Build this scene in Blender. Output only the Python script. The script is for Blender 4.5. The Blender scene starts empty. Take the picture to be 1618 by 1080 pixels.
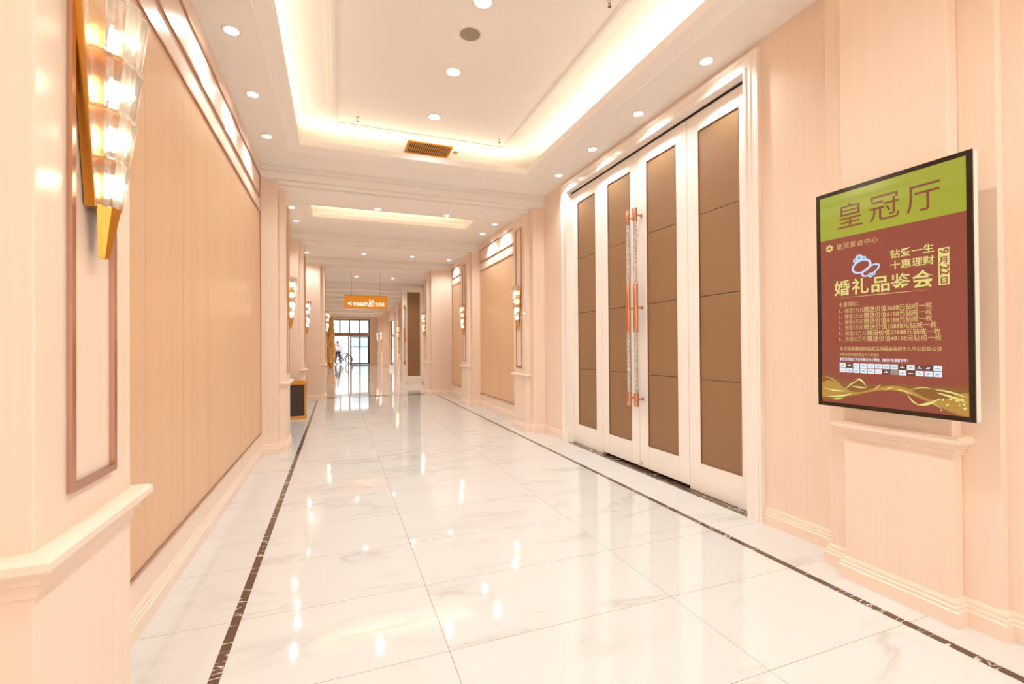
import bpy, bmesh, math, random
from mathutils import Vector, Matrix
random.seed(7)
S = bpy.context.scene
COL = S.collection
D = bpy.data
PI = math.pi

# ------------------------------------------------------------------ camera
CAM_H = 1.34
YAW, PITCH, ROLL, FPX = 0.36112, 0.0070169, -0.0072543, 730.4
_f = Vector((math.sin(YAW) * math.cos(PITCH), math.cos(YAW) * math.cos(PITCH), math.sin(PITCH)))
_r = Vector((math.cos(YAW), -math.sin(YAW), 0))
_u = _r.cross(_f)
_r2 = math.cos(ROLL) * _r + math.sin(ROLL) * _u
_u2 = -math.sin(ROLL) * _r + math.cos(ROLL) * _u
cam_data = D.cameras.new('camera')
cam_data.sensor_width = 36.0
cam_data.sensor_fit = 'HORIZONTAL'
cam_data.lens = FPX / 1618 * 36
cam_data.clip_start, cam_data.clip_end = 0.05, 300
cam = D.objects.new('camera', cam_data)
COL.objects.link(cam)
m = Matrix((_r2, _u2, -_f)).transposed().to_4x4()
m.translation = (0, 0, CAM_H)
cam.matrix_world = m
S.camera = cam

# ------------------------------------------------------------------ world, exposure, light levels
w = D.worlds.new('overcast_sky')
S.world = w
w.use_nodes = True
bg = w.node_tree.nodes['Background']
bg.inputs[0].default_value = (0.98, 0.99, 1.0, 1)
bg.inputs[1].default_value = 2.2
S.view_settings.view_transform = 'Standard'
S.view_settings.look = 'None'
S.view_settings.gamma = 1.0
S.view_settings.use_curve_mapping = False
S.view_settings.exposure = 0.76
S.cycles.use_denoising = True
S.cycles.denoising_prefilter = 'ACCURATE'
S.cycles.denoising_quality = 'HIGH'
S.cycles.max_bounces = 14
S.cycles.diffuse_bounces = 7
S.cycles.glossy_bounces = 5
S.cycles.transmission_bounces = 8
S.cycles.transparent_max_bounces = 16
S.cycles.sample_clamp_indirect = 3.0
S.cycles.caustics_reflective = False
S.cycles.caustics_refractive = False
SPOT_W = 22.0          # each recessed downlight
TRAY_W = 33.0         # each large downlight in the raised ceiling
LED_W = 1.45           # per metre of cove light strip
SCONCE_W = 3.2
LAMP_COL = (0.86, 0.955, 0.98)
FAR_COL = (1.0, 0.89, 0.78)
LED_COL = (1.0, 0.86, 0.64)

# ------------------------------------------------------------------ materials
def srgb(r, g, b):
    def c(v):
        v /= 255
        return v / 12.92 if v <= 0.04045 else ((v + 0.055) / 1.055) ** 2.4
    return (c(r), c(g), c(b), 1)

def new_mat(name):
    mt = D.materials.new(name)
    mt.use_nodes = True
    nt = mt.node_tree
    return mt, nt, nt.nodes['Principled BSDF']

def plain(name, col, rough=0.5, metal=0.0, spec=0.5, noise=0.0, nscale=8, coat=0.0):
    mt, nt, p = new_mat(name)
    p.inputs['Roughness'].default_value = rough
    p.inputs['Metallic'].default_value = metal
    p.inputs['Specular IOR Level'].default_value = spec
    p.inputs['Coat Weight'].default_value = coat
    if noise > 0:
        tc = nt.nodes.new('ShaderNodeTexCoord')
        nz = nt.nodes.new('ShaderNodeTexNoise')
        nz.inputs['Scale'].default_value = nscale
        nz.inputs['Detail'].default_value = 4
        nt.links.new(tc.outputs['Object'], nz.inputs['Vector'])
        mx = nt.nodes.new('ShaderNodeMix')
        mx.data_type = 'RGBA'
        mx.inputs[6].default_value = [c * (1 - noise) for c in col[:3]] + [1]
        mx.inputs[7].default_value = [min(1, c * (1 + noise)) for c in col[:3]] + [1]
        nt.links.new(nz.outputs[0], mx.inputs[0])
        nt.links.new(mx.outputs[2], p.inputs['Base Color'])
    else:
        p.inputs['Base Color'].default_value = col
    return mt

def streaked(name, ca, cb, rough, spec=0.5, sx=38, sz=0.5, bump=0.02):
    """wallpaper / fabric with fine vertical streaks"""
    mt, nt, p = new_mat(name)
    geo = nt.nodes.new('ShaderNodeNewGeometry')
    mp = nt.nodes.new('ShaderNodeMapping')
    mp.inputs['Scale'].default_value = (sx, sx, sz)
    nt.links.new(geo.outputs['Position'], mp.inputs['Vector'])
    nz = nt.nodes.new('ShaderNodeTexNoise')
    nz.inputs['Scale'].default_value = 1.0
    nz.inputs['Detail'].default_value = 5
    nt.links.new(mp.outputs[0], nz.inputs['Vector'])
    mx = nt.nodes.new('ShaderNodeMix')
    mx.data_type = 'RGBA'
    mx.inputs[6].default_value = ca
    mx.inputs[7].default_value = cb
    nt.links.new(nz.outputs[0], mx.inputs[0])
    nt.links.new(mx.outputs[2], p.inputs['Base Color'])
    bp = nt.nodes.new('ShaderNodeBump')
    bp.inputs['Strength'].default_value = bump
    bp.inputs['Distance'].default_value = 0.01
    nt.links.new(nz.outputs[0], bp.inputs['Height'])
    nt.links.new(bp.outputs[0], p.inputs['Normal'])
    p.inputs['Roughness'].default_value = rough
    p.inputs['Specular IOR Level'].default_value = spec
    return mt

def emit(name, col, strength):
    mt, nt, p = new_mat(name)
    p.inputs['Base Color'].default_value = (0.02, 0.02, 0.02, 1)
    p.inputs['Emission Color'].default_value = col
    p.inputs['Emission Strength'].default_value = strength
    p.inputs['Roughness'].default_value = 0.3
    mt.cycles.emission_sampling = 'NONE'
    return mt

WALL = streaked('peach_wallpaper', srgb(234, 210, 189), srgb(242, 220, 201), 0.32, 0.4)
PAINT = plain('peach_paint', srgb(239, 216, 197), 0.35, noise=0.015)
FABRIC = streaked('tan_fabric', srgb(214, 173, 135), srgb(226, 188, 152), 0.38, 0.4, sx=14, sz=0.3)
CEIL = plain('ceiling_paint', srgb(248, 243, 238), 0.75)
DOORW = plain('white_lacquer', srgb(246, 236, 227), 0.22)
LEATHER = plain('brown_leather', srgb(144, 108, 74), 0.55, noise=0.05, nscale=120)
ROSE = plain('rose_gold', srgb(200, 158, 136), 0.28, metal=1.0, noise=0.03, nscale=30)
COPPER = plain('copper', srgb(216, 158, 130), 0.25, metal=1.0, noise=0.03, nscale=30)
BRASS = plain('brushed_brass', srgb(214, 152, 68), 0.32, metal=1.0, noise=0.05, nscale=40)
CHROME = plain('chrome', srgb(225, 220, 215), 0.15, metal=1.0)
BLACK = plain('black_gloss', srgb(38, 24, 18), 0.12)
BLACKLEATHER = plain('dark_brown_leather', srgb(58, 44, 38), 0.5, noise=0.1, nscale=60)
GREYMESH = plain('grey_mesh', srgb(160, 146, 128), 0.7, noise=0.1, nscale=200)
DARK = plain('dark_gap', srgb(40, 30, 24), 0.8)
CASING = plain('pale_casing', srgb(222, 226, 210), 0.35)
MULLION = plain('dark_metal', srgb(92, 84, 80), 0.4, metal=0.6)
TRANSOM = plain('brown_metal', srgb(170, 116, 88), 0.4, metal=0.3)
LENS = emit('lamp_lens', (1.0, 0.95, 0.86, 1), 14)
BULB = emit('sconce_bulb', (1.0, 0.90, 0.7, 1), 11)

def marble_floor():
    mt, nt, p = new_mat('polished_white_marble')
    N, L = nt.nodes.new, nt.links.new
    geo = N('ShaderNodeNewGeometry')
    sep = N('ShaderNodeSeparateXYZ')
    L(geo.outputs['Position'], sep.inputs[0])
    def mth(op, a, b=None, c=None):
        n = N('ShaderNodeMath'); n.operation = op
        for i, v in enumerate((a, b, c)):
            if v is None: continue
            if isinstance(v, (int, float)): n.inputs[i].default_value = v
            else: L(v, n.inputs[i])
        return n.outputs[0]
    X, Y = sep.outputs[0], sep.outputs[1]
    # joints
    ty = mth('DIVIDE', mth('SUBTRACT', Y, 2.008), 0.597)
    fy = mth('MULTIPLY', mth('ABSOLUTE', mth('SUBTRACT', mth('FRACT', mth('ADD', ty, 0.5)), 0.5)), 0.597)
    jy = mth('LESS_THAN', fy, 0.0016)
    jx1 = mth('LESS_THAN', mth('ABSOLUTE', mth('SUBTRACT', X, 0.455)), 0.0019)
    jx2 = mth('LESS_THAN', mth('ABSOLUTE', mth('SUBTRACT', X, 1.652)), 0.0016)
    joint = mth('MAXIMUM', jy, mth('MAXIMUM', jx1, jx2))
    # per tile offset
    idy = mth('FLOOR', ty)
    idx = mth('ADD', mth('GREATER_THAN', X, 0.455), mth('ADD', mth('GREATER_THAN', X, 1.652), mth('ADD', mth('GREATER_THAN', X, -0.47), mth('GREATER_THAN', X, 2.53))))
    cmb = N('ShaderNodeCombineXYZ')
    L(mth('ADD', X, mth('MULTIPLY', idx, 3.7)), cmb.inputs[0])
    L(mth('ADD', mth('MULTIPLY', Y, 2.6), mth('MULTIPLY', idy, 1.93)), cmb.inputs[1])
    L(mth('ADD', mth('MULTIPLY', idx, 5.1), mth('MULTIPLY', idy, 2.3)), cmb.inputs[2])
    rot = N('ShaderNodeMapping')
    rot.inputs['Rotation'].default_value = (0, 0, 0.42)
    L(cmb.outputs[0], rot.inputs[0])
    nz = N('ShaderNodeTexNoise'); nz.inputs['Scale'].default_value = 0.75
    nz.inputs['Detail'].default_value = 7; nz.inputs['Distortion'].default_value = 0.7
    nz.inputs['Roughness'].default_value = 0.58
    L(rot.outputs[0], nz.inputs['Vector'])
    vein = mth('ABSOLUTE', mth('SUBTRACT', nz.outputs[0], 0.5))
    mr = N('ShaderNodeMapRange'); mr.inputs['From Min'].default_value = 0.0; mr.inputs['From Max'].default_value = 0.05
    mr.inputs['To Min'].default_value = 1.0; mr.inputs['To Max'].default_value = 0.0
    L(vein, mr.inputs['Value'])
    nz2 = N('ShaderNodeTexNoise'); nz2.inputs['Scale'].default_value = 1.3; nz2.inputs['Detail'].default_value = 3
    L(cmb.outputs[0], nz2.inputs['Vector'])
    mr2 = N('ShaderNodeMapRange'); mr2.inputs['From Min'].default_value = 0.45; mr2.inputs['From Max'].default_value = 0.7
    L(nz2.outputs[0], mr2.inputs['Value'])
    vf = mth('MULTIPLY', mth('POWER', mr.outputs[0], 1.6), mr2.outputs[0])
    mx = N('ShaderNodeMix'); mx.data_type = 'RGBA'
    mx.inputs[6].default_value = srgb(213, 211, 208); mx.inputs[7].default_value = srgb(182, 178, 172)
    L(mth('MULTIPLY', vf, 0.7), mx.inputs[0])
    mx2 = N('ShaderNodeMix'); mx2.data_type = 'RGBA'
    mx2.inputs[7].default_value = srgb(168, 146, 124)
    L(joint, mx2.inputs[0]); L(mx.outputs[2], mx2.inputs[6])
    L(mx2.outputs[2], p.inputs['Base Color'])
    p.inputs['Roughness'].default_value = 0.055
    p.inputs['Specular IOR Level'].default_value = 0.75
    return mt
MARBLE = marble_floor()

def dark_marble():
    mt, nt, p = new_mat('dark_brown_marble')
    N, L = nt.nodes.new, nt.links.new
    geo = N('ShaderNodeNewGeometry')
    mp = N('ShaderNodeMapping'); mp.inputs['Scale'].default_value = (3, 9, 3)
    L(geo.outputs['Position'], mp.inputs[0])
    nz = N('ShaderNodeTexNoise'); nz.inputs['Scale'].default_value = 0.9; nz.inputs['Detail'].default_value = 4; nz.inputs['Distortion'].default_value = 1.2
    L(mp.outputs[0], nz.inputs['Vector'])
    r = N('ShaderNodeValToRGB')
    e = r.color_ramp.elements
    e[0].position = 0.0; e[0].color = srgb(84, 60, 46)
    e[1].position = 1.0; e[1].color = srgb(96, 70, 54)
    for pos, c in ((0.487, (84, 60, 46)), (0.5, (236, 222, 206)), (0.513, (84, 60, 46))):
        q = e.new(pos); q.color = srgb(*c)
    L(nz.outputs[0], r.inputs[0]); L(r.outputs[0], p.inputs['Base Color'])
    p.inputs['Roughness'].default_value = 0.1
    return mt
DKMARBLE = dark_marble()

def crystal():
    mt, nt, p = new_mat('crystal_glass')
    N, L = nt.nodes.new, nt.links.new
    p.inputs['Base Color'].default_value = (1, 0.98, 0.94, 1)
    p.inputs['Transmission Weight'].default_value = 1.0
    p.inputs['Roughness'].default_value = 0.02
    p.inputs['IOR'].default_value = 1.5
    t = N('ShaderNodeBsdfTransparent'); t.inputs[0].default_value = (1, 0.99, 0.97, 1)
    tl = N('ShaderNodeBsdfTranslucent'); tl.inputs[0].default_value = (1, 0.98, 0.95, 1)
    m0 = N('ShaderNodeMixShader'); m0.inputs[0].default_value = 0.22
    L(p.outputs[0], m0.inputs[1]); L(tl.outputs[0], m0.inputs[2])
    mx = N('ShaderNodeMixShader'); mx.inputs[0].default_value = 0.33
    L(m0.outputs[0], mx.inputs[1]); L(t.outputs[0], mx.inputs[2])
    L(mx.outputs[0], nt.nodes['Material Output'].inputs[0])
    return mt
CRYSTAL = crystal()

def pane_glass():
    mt, nt, p = new_mat('window_glass')
    N, L = nt.nodes.new, nt.links.new
    t = N('ShaderNodeBsdfTransparent'); t.inputs[0].default_value = (0.97, 0.99, 0.98, 1)
    g = N('ShaderNodeBsdfGlossy'); g.inputs['Roughness'].default_value = 0.02
    fr = N('ShaderNodeFresnel'); fr.inputs[0].default_value = 1.45
    mx = N('ShaderNodeMixShader')
    L(fr.outputs[0], mx.inputs[0]); L(t.outputs[0], mx.inputs[1]); L(g.outputs[0], mx.inputs[2])
    L(mx.outputs[0], nt.nodes['Material Output'].inputs[0])
    return mt
GLASS = pane_glass()
MIRROR = plain('mirror_glass', srgb(235, 235, 235), 0.03, metal=1.0)

# ------------------------------------------------------------------ mesh helpers
def box(bm, x0, x1, y0, y1, z0, z1, mi=0):
    v = [bm.verts.new(p) for p in ((x0, y0, z0), (x1, y0, z0), (x1, y1, z0), (x0, y1, z0), (x0, y0, z1), (x1, y0, z1), (x1, y1, z1), (x0, y1, z1))]
    for q in ((0, 3, 2, 1), (4, 5, 6, 7), (0, 1, 5, 4), (1, 2, 6, 5), (2, 3, 7, 6), (3, 0, 4, 7)):
        bm.faces.new([v[i] for i in q]).material_index = mi

def loft(bm, rings, cap=True, mi=0):
    """rings: list of equal-length vertex loops"""
    R = [[bm.verts.new(p) for p in r] for r in rings]
    n = len(R[0])
    for a, b in zip(R, R[1:]):
        for i in range(n):
            bm.faces.new((a[i], a[(i + 1) % n], b[(i + 1) % n], b[i])).material_index = mi
    if cap:
        bm.faces.new(R[0][::-1]).material_index = mi
        bm.faces.new(R[-1]).material_index = mi

def prism_x(bm, poly, x0, x1):
    loft(bm, [[(x0, y, z) for y, z in poly], [(x1, y, z) for y, z in poly]])

def lathe(bm, prof, n=24, c=(0, 0, 0), axis='Z', mi=0):
    def P(r, h, a):
        x, y = r * math.cos(a), r * math.sin(a)
        return (c[0] + x, c[1] + y, c[2] + h) if axis == 'Z' else ((c[0] + x, c[1] + h, c[2] + y) if axis == 'Y' else (c[0] + h, c[1] + x, c[2] + y))
    loft(bm, [[P(r, h, 2 * PI * i / n) for i in range(n)] for r, h in prof], True, mi)

def tube(bm, pts, r, n=8, mi=0, closed=False):
    pts = [Vector(p) for p in pts]
    rings = []
    for i, p in enumerate(pts):
        if closed:
            d = pts[(i + 1) % len(pts)] - pts[i - 1]
        else:
            d = pts[min(i + 1, len(pts) - 1)] - pts[max(i - 1, 0)]
        d.normalize()
        up = Vector((0, 0, 1)) if abs(d.z) < 0.9 else Vector((1, 0, 0))
        a = d.cross(up).normalized(); b = a.cross(d)
        rr = r[i] if isinstance(r, (list, tuple)) else r
        rings.append([p + a * rr * math.cos(2 * PI * k / n) + b * rr * math.sin(2 * PI * k / n) for k in range(n)])
    if closed:
        rings.append(rings[0])
        R = [[bm.verts.new(q) for q in g] for g in rings[:-1]]
        R.append(R[0])
        for a, b in zip(R, R[1:]):
            for i in range(n):
                bm.faces.new((a[i], a[(i + 1) % n], b[(i + 1) % n], b[i])).material_index = mi
    else:
        loft(bm, rings, True, mi)

def sweep(bm, path, prof, side):
    """sweep an open wall profile (offset, z) along a plan path; side=+1 offsets to the right of travel, -1 to the left"""
    P = [Vector(p) for p in path]
    nr = []
    for a, b in zip(P, P[1:]):
        d = (b - a).normalized()
        nr.append(Vector((d.y, -d.x)) * side)
    rings = []
    for i, p in enumerate(P):
        n1 = nr[max(i - 1, 0)]; n2 = nr[min(i, len(nr) - 1)]
        mt = (n1 + n2) / (1 + n1.dot(n2))
        rings.append([(p.x + mt.x * d, p.y + mt.y * d, z) for d, z in prof])
    R = [[bm.verts.new(q) for q in r] for r in rings]
    n = len(prof)
    for a, b in zip(R, R[1:]):
        for i in range(n - 1):
            bm.faces.new((a[i], a[i + 1], b[i + 1], b[i]))
        bm.faces.new((a[n - 1], a[0], b[0], b[n - 1]))
    bm.faces.new(R[0]); bm.faces.new(R[-1][::-1])

def obj(name, bm, mats, parent=None, smooth=False, bevel=0.0, loc=None, seg=2):
    bmesh.ops.recalc_face_normals(bm, faces=bm.faces)
    me = D.meshes.new(name)
    bm.to_mesh(me); bm.free()
    for mt in (mats if isinstance(mats, (list, tuple)) else [mats]):
        me.materials.append(mt)
    if smooth:
        me.shade_smooth()
        me.set_sharp_from_angle(angle=math.radians(40))
    o = D.objects.new(name, me)
    COL.objects.link(o)
    if parent: o.parent = parent
    if loc: o.location = loc
    if bevel:
        b = o.modifiers.new('bevel', 'BEVEL'); b.width = bevel; b.segments = seg; b.limit_method = 'ANGLE'
    return o

def B(): return bmesh.new()

def tag(o, label, cat, group=None, kind=None):
    o['label'] = label; o['category'] = cat
    if group: o['group'] = group
    if kind: o['kind'] = kind
    return o

def empty(name, loc, label, cat, group=None, kind=None, frame=None):
    o = D.objects.new(name, None); COL.objects.link(o)
    o.empty_display_size = 0.1
    if frame:
        o.rotation_euler = Matrix(frame).transposed().to_euler()
    o.location = loc
    return tag(o, label, cat, group, kind)

# local frames: rows are the world directions of local x (right), y (up), z (out of the surface)
ON_RIGHT = ((0, -1, 0), (0, 0, 1), (-1, 0, 0))
ON_LEFT = ((0, 1, 0), (0, 0, 1), (1, 0, 0))
FACING_CAMERA = ((1, 0, 0), (0, 0, 1), (0, -1, 0))

def text(name, s, size, loc, mat, parent, align='LEFT', xs=1.0, ys=1.0, spacing=1.0, bold=0.0, shear=0.0, rotz=0.0):
    c = D.curves.new(name, 'FONT')
    c.body = s; c.size = size; c.align_x = align; c.align_y = 'BOTTOM_BASELINE'
    c.space_character = spacing; c.offset = bold; c.shear = shear
    c.resolution_u = 3
    c.fill_mode = 'FRONT'
    c.materials.append(mat)
    o = D.objects.new(name, c); COL.objects.link(o)
    bpy.context.view_layer.update()
    me = D.meshes.new_from_object(o.evaluated_get(bpy.context.evaluated_depsgraph_get()))
    COL.objects.unlink(o); D.objects.remove(o); D.curves.remove(c)
    me.name = name
    o = D.objects.new(name, me); COL.objects.link(o)
    o.parent = parent; o.location = loc; o.scale = (xs, ys, 1); o.rotation_euler = (0, 0, rotz)
    return o

ORD = ['first', 'second', 'third', 'fourth', 'fifth', 'sixth', 'seventh', 'eighth', 'ninth', 'tenth']

# ------------------------------------------------------------------ dimensions of the place
XL, XR = -0.89, 2.99            # wall faces
ZC = 3.62                       # soffit
ZU = 4.0                        # raised ceiling
H1, H2 = 0.39, 0.25             # half widths of a pillar's two layers
XL1, XL2 = -0.70, -0.62
XR1, XR2 = 2.80, 2.72
Z1, Z2 = 3.44, 3.385            # beam undersides
Y_BACK = -3.6
YP = [1.565, 6.87, 10.29]       # pillar centres
PORTAL = (12.67, 13.45)         # wide portal that closes the corridor
HALL_END = 17.4
Y_END = 35.6

# ------------------------------------------------------------------ floor
b = B(); box(b, -4.2, 6.2, Y_BACK - 0.2, 36.2, -0.12, 0.0)
tag(obj('floor', b, MARBLE), 'polished white marble floor of large tiles with soft grey veins', 'floor', kind='structure')
def inlay(name, x0, x1, y0, y1, label):
    b = B(); box(b, x0, x1, y0, y1, 0.0, 0.0012)
    return tag(obj(name, b, DKMARBLE), label, 'floor inlay', kind='structure')
inlay('trim_1', -0.492, -0.449, Y_BACK, 12.45, 'dark brown marble inlay strip running along the left side of the floor')
inlay('trim_2', 2.515, 2.558, Y_BACK, 12.3, 'dark brown marble inlay strip running along the right side of the floor')
b = B()
for y in (12.80, 13.10):
    box(b, -0.30, 2.30, y, y + 0.03, 0.0, 0.0012)
def key(x):
    for r in (0.0, 0.05):
        a0, a1, c0, c1 = x - 0.11 + r, x + 0.11 - r, 12.86 + r * 0.8, 13.07 - r * 0.8
        box(b, a0, a1, c0, c0 + 0.02, 0, 0.0012); box(b, a0, a1, c1 - 0.02, c1, 0, 0.0012)
        box(b, a0, a0 + 0.02, c0, c1, 0, 0.0012); box(b, a1 - 0.02, a1, c0, c1, 0, 0.0012)
for x in (-0.16, 0.9, 1.05, 1.2, 1.9, 2.12): key(x)
tag(obj('trim_3', b, DKMARBLE), 'dark square key pattern band crossing the floor beneath the portal', 'floor inlay', kind='structure')

# ------------------------------------------------------------------ walls
def wall(name, rects, label, mat=WALL):
    b = B()
    for r in rects: box(b, *r)
    return tag(obj(name, b, mat), label, 'wall', kind='structure')
DY0, DY1, DZ = 2.70, 5.681, 3.438   # door opening
wall('wall_left', [(XL - 0.25, XL, Y_BACK, PORTAL[0], 0, 4.15)], 'peach wallpapered wall on the left side of the corridor')
wall('wall_right', [(XR, XR + 0.3, 1.175, DY0 - 0.015, 0, 4.15), (XR, XR + 0.3, DY1 + 0.015, PORTAL[0], 0, 4.15), (XR, XR + 0.3, DY0 - 0.015, DY1 + 0.015, DZ + 0.015, 4.15),
                    (2.845, XR + 0.3, Y_BACK, 1.175, 0, 4.15)], 'peach wallpapered wall on the right around the tall double doors')
wall('wall_back', [(XL - 0.25, 0.0, Y_BACK - 0.2, Y_BACK, 0, 4.15), (2.1, XR + 0.3, Y_BACK - 0.2, Y_BACK, 0, 4.15), (0.0, 2.1, Y_BACK - 0.2, Y_BACK, 2.8, 4.15)], 'peach end wall with a tall glazed opening behind the camera')
root = empty('window_2', (1.0, Y_BACK - 0.1, 0), 'tall glazed opening in the end wall behind the camera', 'window', kind='structure')  # unseen opening added to let fill daylight in from behind
b = B()
for x in (0.0, 0.7, 1.4, 2.1): box(b, x - 0.03, x + 0.03, Y_BACK - 0.13, Y_BACK - 0.07, 0, 2.8)
for z in (0.04, 2.1, 2.76): box(b, 0.0, 2.1, Y_BACK - 0.125, Y_BACK - 0.075, z - 0.03, z + 0.03)
o = obj('window_frame', b, MULLION, root); o.location = -root.location
def portal_light(x0, x1, z0, z1, y, toward):
    l = D.lights.new('daylight_portal', 'AREA'); l.shape = 'RECTANGLE'; l.size, l.size_y = x1 - x0, z1 - z0
    l.cycles.is_portal = True
    o = D.objects.new('daylight_portal', l); COL.objects.link(o); o.location = ((x0 + x1) / 2, y, (z0 + z1) / 2)
    o.rotation_euler = (PI / 2 if toward > 0 else -PI / 2, 0, 0)
portal_light(0.0, 2.1, 0.05, 2.8, Y_BACK - 0.15, -1)
portal_light(-0.66, 2.22, 0.02, 3.3, Y_END + 0.12, 1)

BASE_PROF = [(0, 0), (0.024, 0), (0.024, 0.072), (0.018, 0.078), (0.018, 0.093), (0.012, 0.098), (0.012, 0.111), (0.005, 0.124), (0, 0.126)]
RAIL_PROF = [(0, 0.800), (0.006, 0.800), (0.008, 0.826), (0.020, 0.832), (0.022, 0.846), (0.040, 0.858), (0.046, 0.866), (0.046, 0.884), (0.036, 0.894), (0, 0.896)]
def side_path(xw, x1, x2, ycs, y0, y1, ph=None):
    pts = [(xw, y0)]
    for yc in ycs:
        pts += [(xw, yc - H1), (x1, yc - H1), (x1, yc - H2), (x2, yc - H2), (x2, yc + H2), (x1, yc + H2), (x1, yc + H1), (xw, yc + H1)]
    pts.append((xw, y1))
    return pts
b = B(); sweep(b, side_path(XL, XL1, XL2, YP, Y_BACK, PORTAL[0]), BASE_PROF, 1)
tag(obj('baseboard_left', b, PAINT), 'stepped peach baseboard stepping around the left pillars', 'baseboard', kind='structure')
b = B()
rp = [(2.845, Y_BACK), (2.845, YP[0] - H1), (XR1, YP[0] - H1)] + side_path(XR, XR1, XR2, YP[:1], 0, DY0 - 0.115)[3:]
sweep(b, rp, BASE_PROF, -1)
sweep(b, side_path(XR, XR1, XR2, YP[1:], DY1 + 0.165, PORTAL[0]), BASE_PROF, -1)
tag(obj('baseboard_right', b, PAINT), 'stepped peach baseboard along the right wall and pillars', 'baseboard', kind='structure')

# ------------------------------------------------------------------ pillars
def frame_bars(b, side_x, dirx, y0, y1, z0, z1, wd=0.018, t=0.012):
    xa, xb = sorted((side_x, side_x + dirx * t))
    box(b, xa, xb, y0, y1, z0, z0 + wd); box(b, xa, xb, y0, y1, z1 - wd, z1)
    box(b, xa, xb, y0, y0 + wd, z0 + wd, z1 - wd); box(b, xa, xb, y1 - wd, y1, z0 + wd, z1 - wd)

def pillar(n, yc, side, label, beam=True, framed=True):
    left = side == 'left'
    xw, x1, x2 = (XL, XL1, XL2) if left else (XR, XR1, XR2)
    d = 1 if left else -1
    zt1, zt2 = (Z1, Z2) if beam else (ZC, ZC)
    root = empty('pillar', (xw, yc, 0), label, 'pillar', kind='structure')
    b = B()
    box(b, min(xw, x1), max(xw, x1), yc - H1, yc + H1, 0, zt1)
    o = obj('back_layer', b, WALL, root, bevel=0.004); o.location = -root.location
    b = B()
    box(b, min(x1, x2), max(x1, x2), yc - H2, yc + H2, 0, zt2)
    o = obj('front_layer', b, WALL, root, bevel=0.004); o.location = -root.location
    b = B()
    sweep(b, [(x1, yc - H2), (x2, yc - H2), (x2, yc + H2), (x1, yc + H2)], RAIL_PROF, d)
    o = obj('chair_rail', b, PAINT, root); o.location = -root.location
    if framed:
        b = B(); frame_bars(b, x2, d, yc - 0.1225, yc + 0.1225, 0.985, 3.2)
        o = obj('rose_gold_frame', b, ROSE, root); o.location = -root.location
        o['label'] = 'thin rose gold frame'
pillar(1, YP[0], 'left', 'peach pillar on the near left with a large crystal wall light', beam=False)
pillar(2, YP[0], 'right', 'peach pillar on the right behind the lit poster screen', beam=False, framed=False)
pillar(3, YP[1], 'left', 'peach pillar on the left just past the long tan panel')
pillar(4, YP[1], 'right', 'peach pillar on the right just past the double doors')
pillar(5, YP[2], 'left', 'peach pillar on the left beside the black waste bin')
pillar(6, YP[2], 'right', 'peach pillar between the two tan panels on the right')

# portal at the end of the corridor
def portal(n, side, label):
    left = side == 'left'
    xw, x1, x2 = (XL - 0.25, -0.40, -0.30) if left else (XR + 0.3, 2.42, 2.32)
    d = 1 if left else -1
    y0, y1 = PORTAL
    root = empty('pillar', (x1, (y0 + y1) / 2, 0), label, 'pillar', kind='structure')
    b = B(); box(b, min(xw, x1), max(xw, x1), y0, y1, 0, Z1)
    o = obj('back_layer', b, WALL, root, bevel=0.004); o.location = -root.location
    b = B(); box(b, min(x1, x2), max(x1, x2), y0 + 0.11, y1 - 0.11, 0, Z2)
    o = obj('front_layer', b, WALL, root, bevel=0.004); o.location = -root.location
    b = B(); frame_bars(b, x2, d, y0 + 0.25, y1 - 0.25, 0.985, 3.2)
    o = obj('rose_gold_frame', b, ROSE, root); o.location = -root.location
    o['label'] = 'thin rose gold frame'
    b = B(); sweep(b, [(x1, y0 + 0.11), (x2, y0 + 0.11), (x2, y1 - 0.11), (x1, y1 - 0.11)], RAIL_PROF, d)
    o = obj('chair_rail', b, PAINT, root); o.location = -root.location
    b = B(); sweep(b, [(xw, y0), (x1, y0), (x1, y0 + 0.11), (x2, y0 + 0.11), (x2, y1 - 0.11), (x1, y1 - 0.11), (x1, y1), (xw, y1)], BASE_PROF, d)
    o = obj('plinth_moulding', b, PAINT, root); o.location = -root.location
portal(7, 'left', 'broad peach portal pillar closing the corridor on the left')
portal(8, 'right', 'broad peach portal pillar on the right beside the open brown door')

# ------------------------------------------------------------------ framed wall panels
def panel(n, side, y0, y1, label, seams=()):
    left = side == 'left'
    xw = XL if left else XR
    d = 1 if left else -1
    root = empty('wall_panel', (xw, (y0 + y1) / 2, 0), label, 'wall panel', kind='structure')
    cuts = [y0] + [s for s in seams if y0 < s < y1] + [y1]
    b = B()
    xa, xb = sorted((xw, xw + d * 0.006))
    for a, c in zip(cuts, cuts[1:]):
        box(b, xa, xb, a + 0.0012, c - 0.0012, 0.285, 3.0)
    o = obj('fabric_panel', b, FABRIC, root); o.location = -root.location
    o['label'] = 'tan fabric field'
    b = B(); frame_bars(b, xw, d, y0, y1, 0.272, 3.0, 0.016, 0.016)
    o = obj('large_frame', b, ROSE, root); o.location = -root.location
    b = B(); frame_bars(b, xw, d, y0, y1, 3.175, 3.46, 0.016, 0.014)
    o = obj('upper_frame', b, ROSE, root); o.location = -root.location
panel(1, 'left', 2.06, 6.40, 'long tan fabric wall panel in rose gold frames on the near left wall', (2.765, 3.36, 3.95, 4.55, 5.15, 5.75))
panel(2, 'left', 7.35, 9.80, 'tan framed wall panel on the left wall hidden past the second pillar', (8.0, 8.6, 9.2))
panel(3, 'left', 10.78, 12.58, 'tan framed wall panel on the left wall beside the portal', (11.4, 12.0))
panel(4, 'right', 7.35, 9.97, 'tan framed wall panel on the right just past the double doors', (8.0, 8.6, 9.2))
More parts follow.
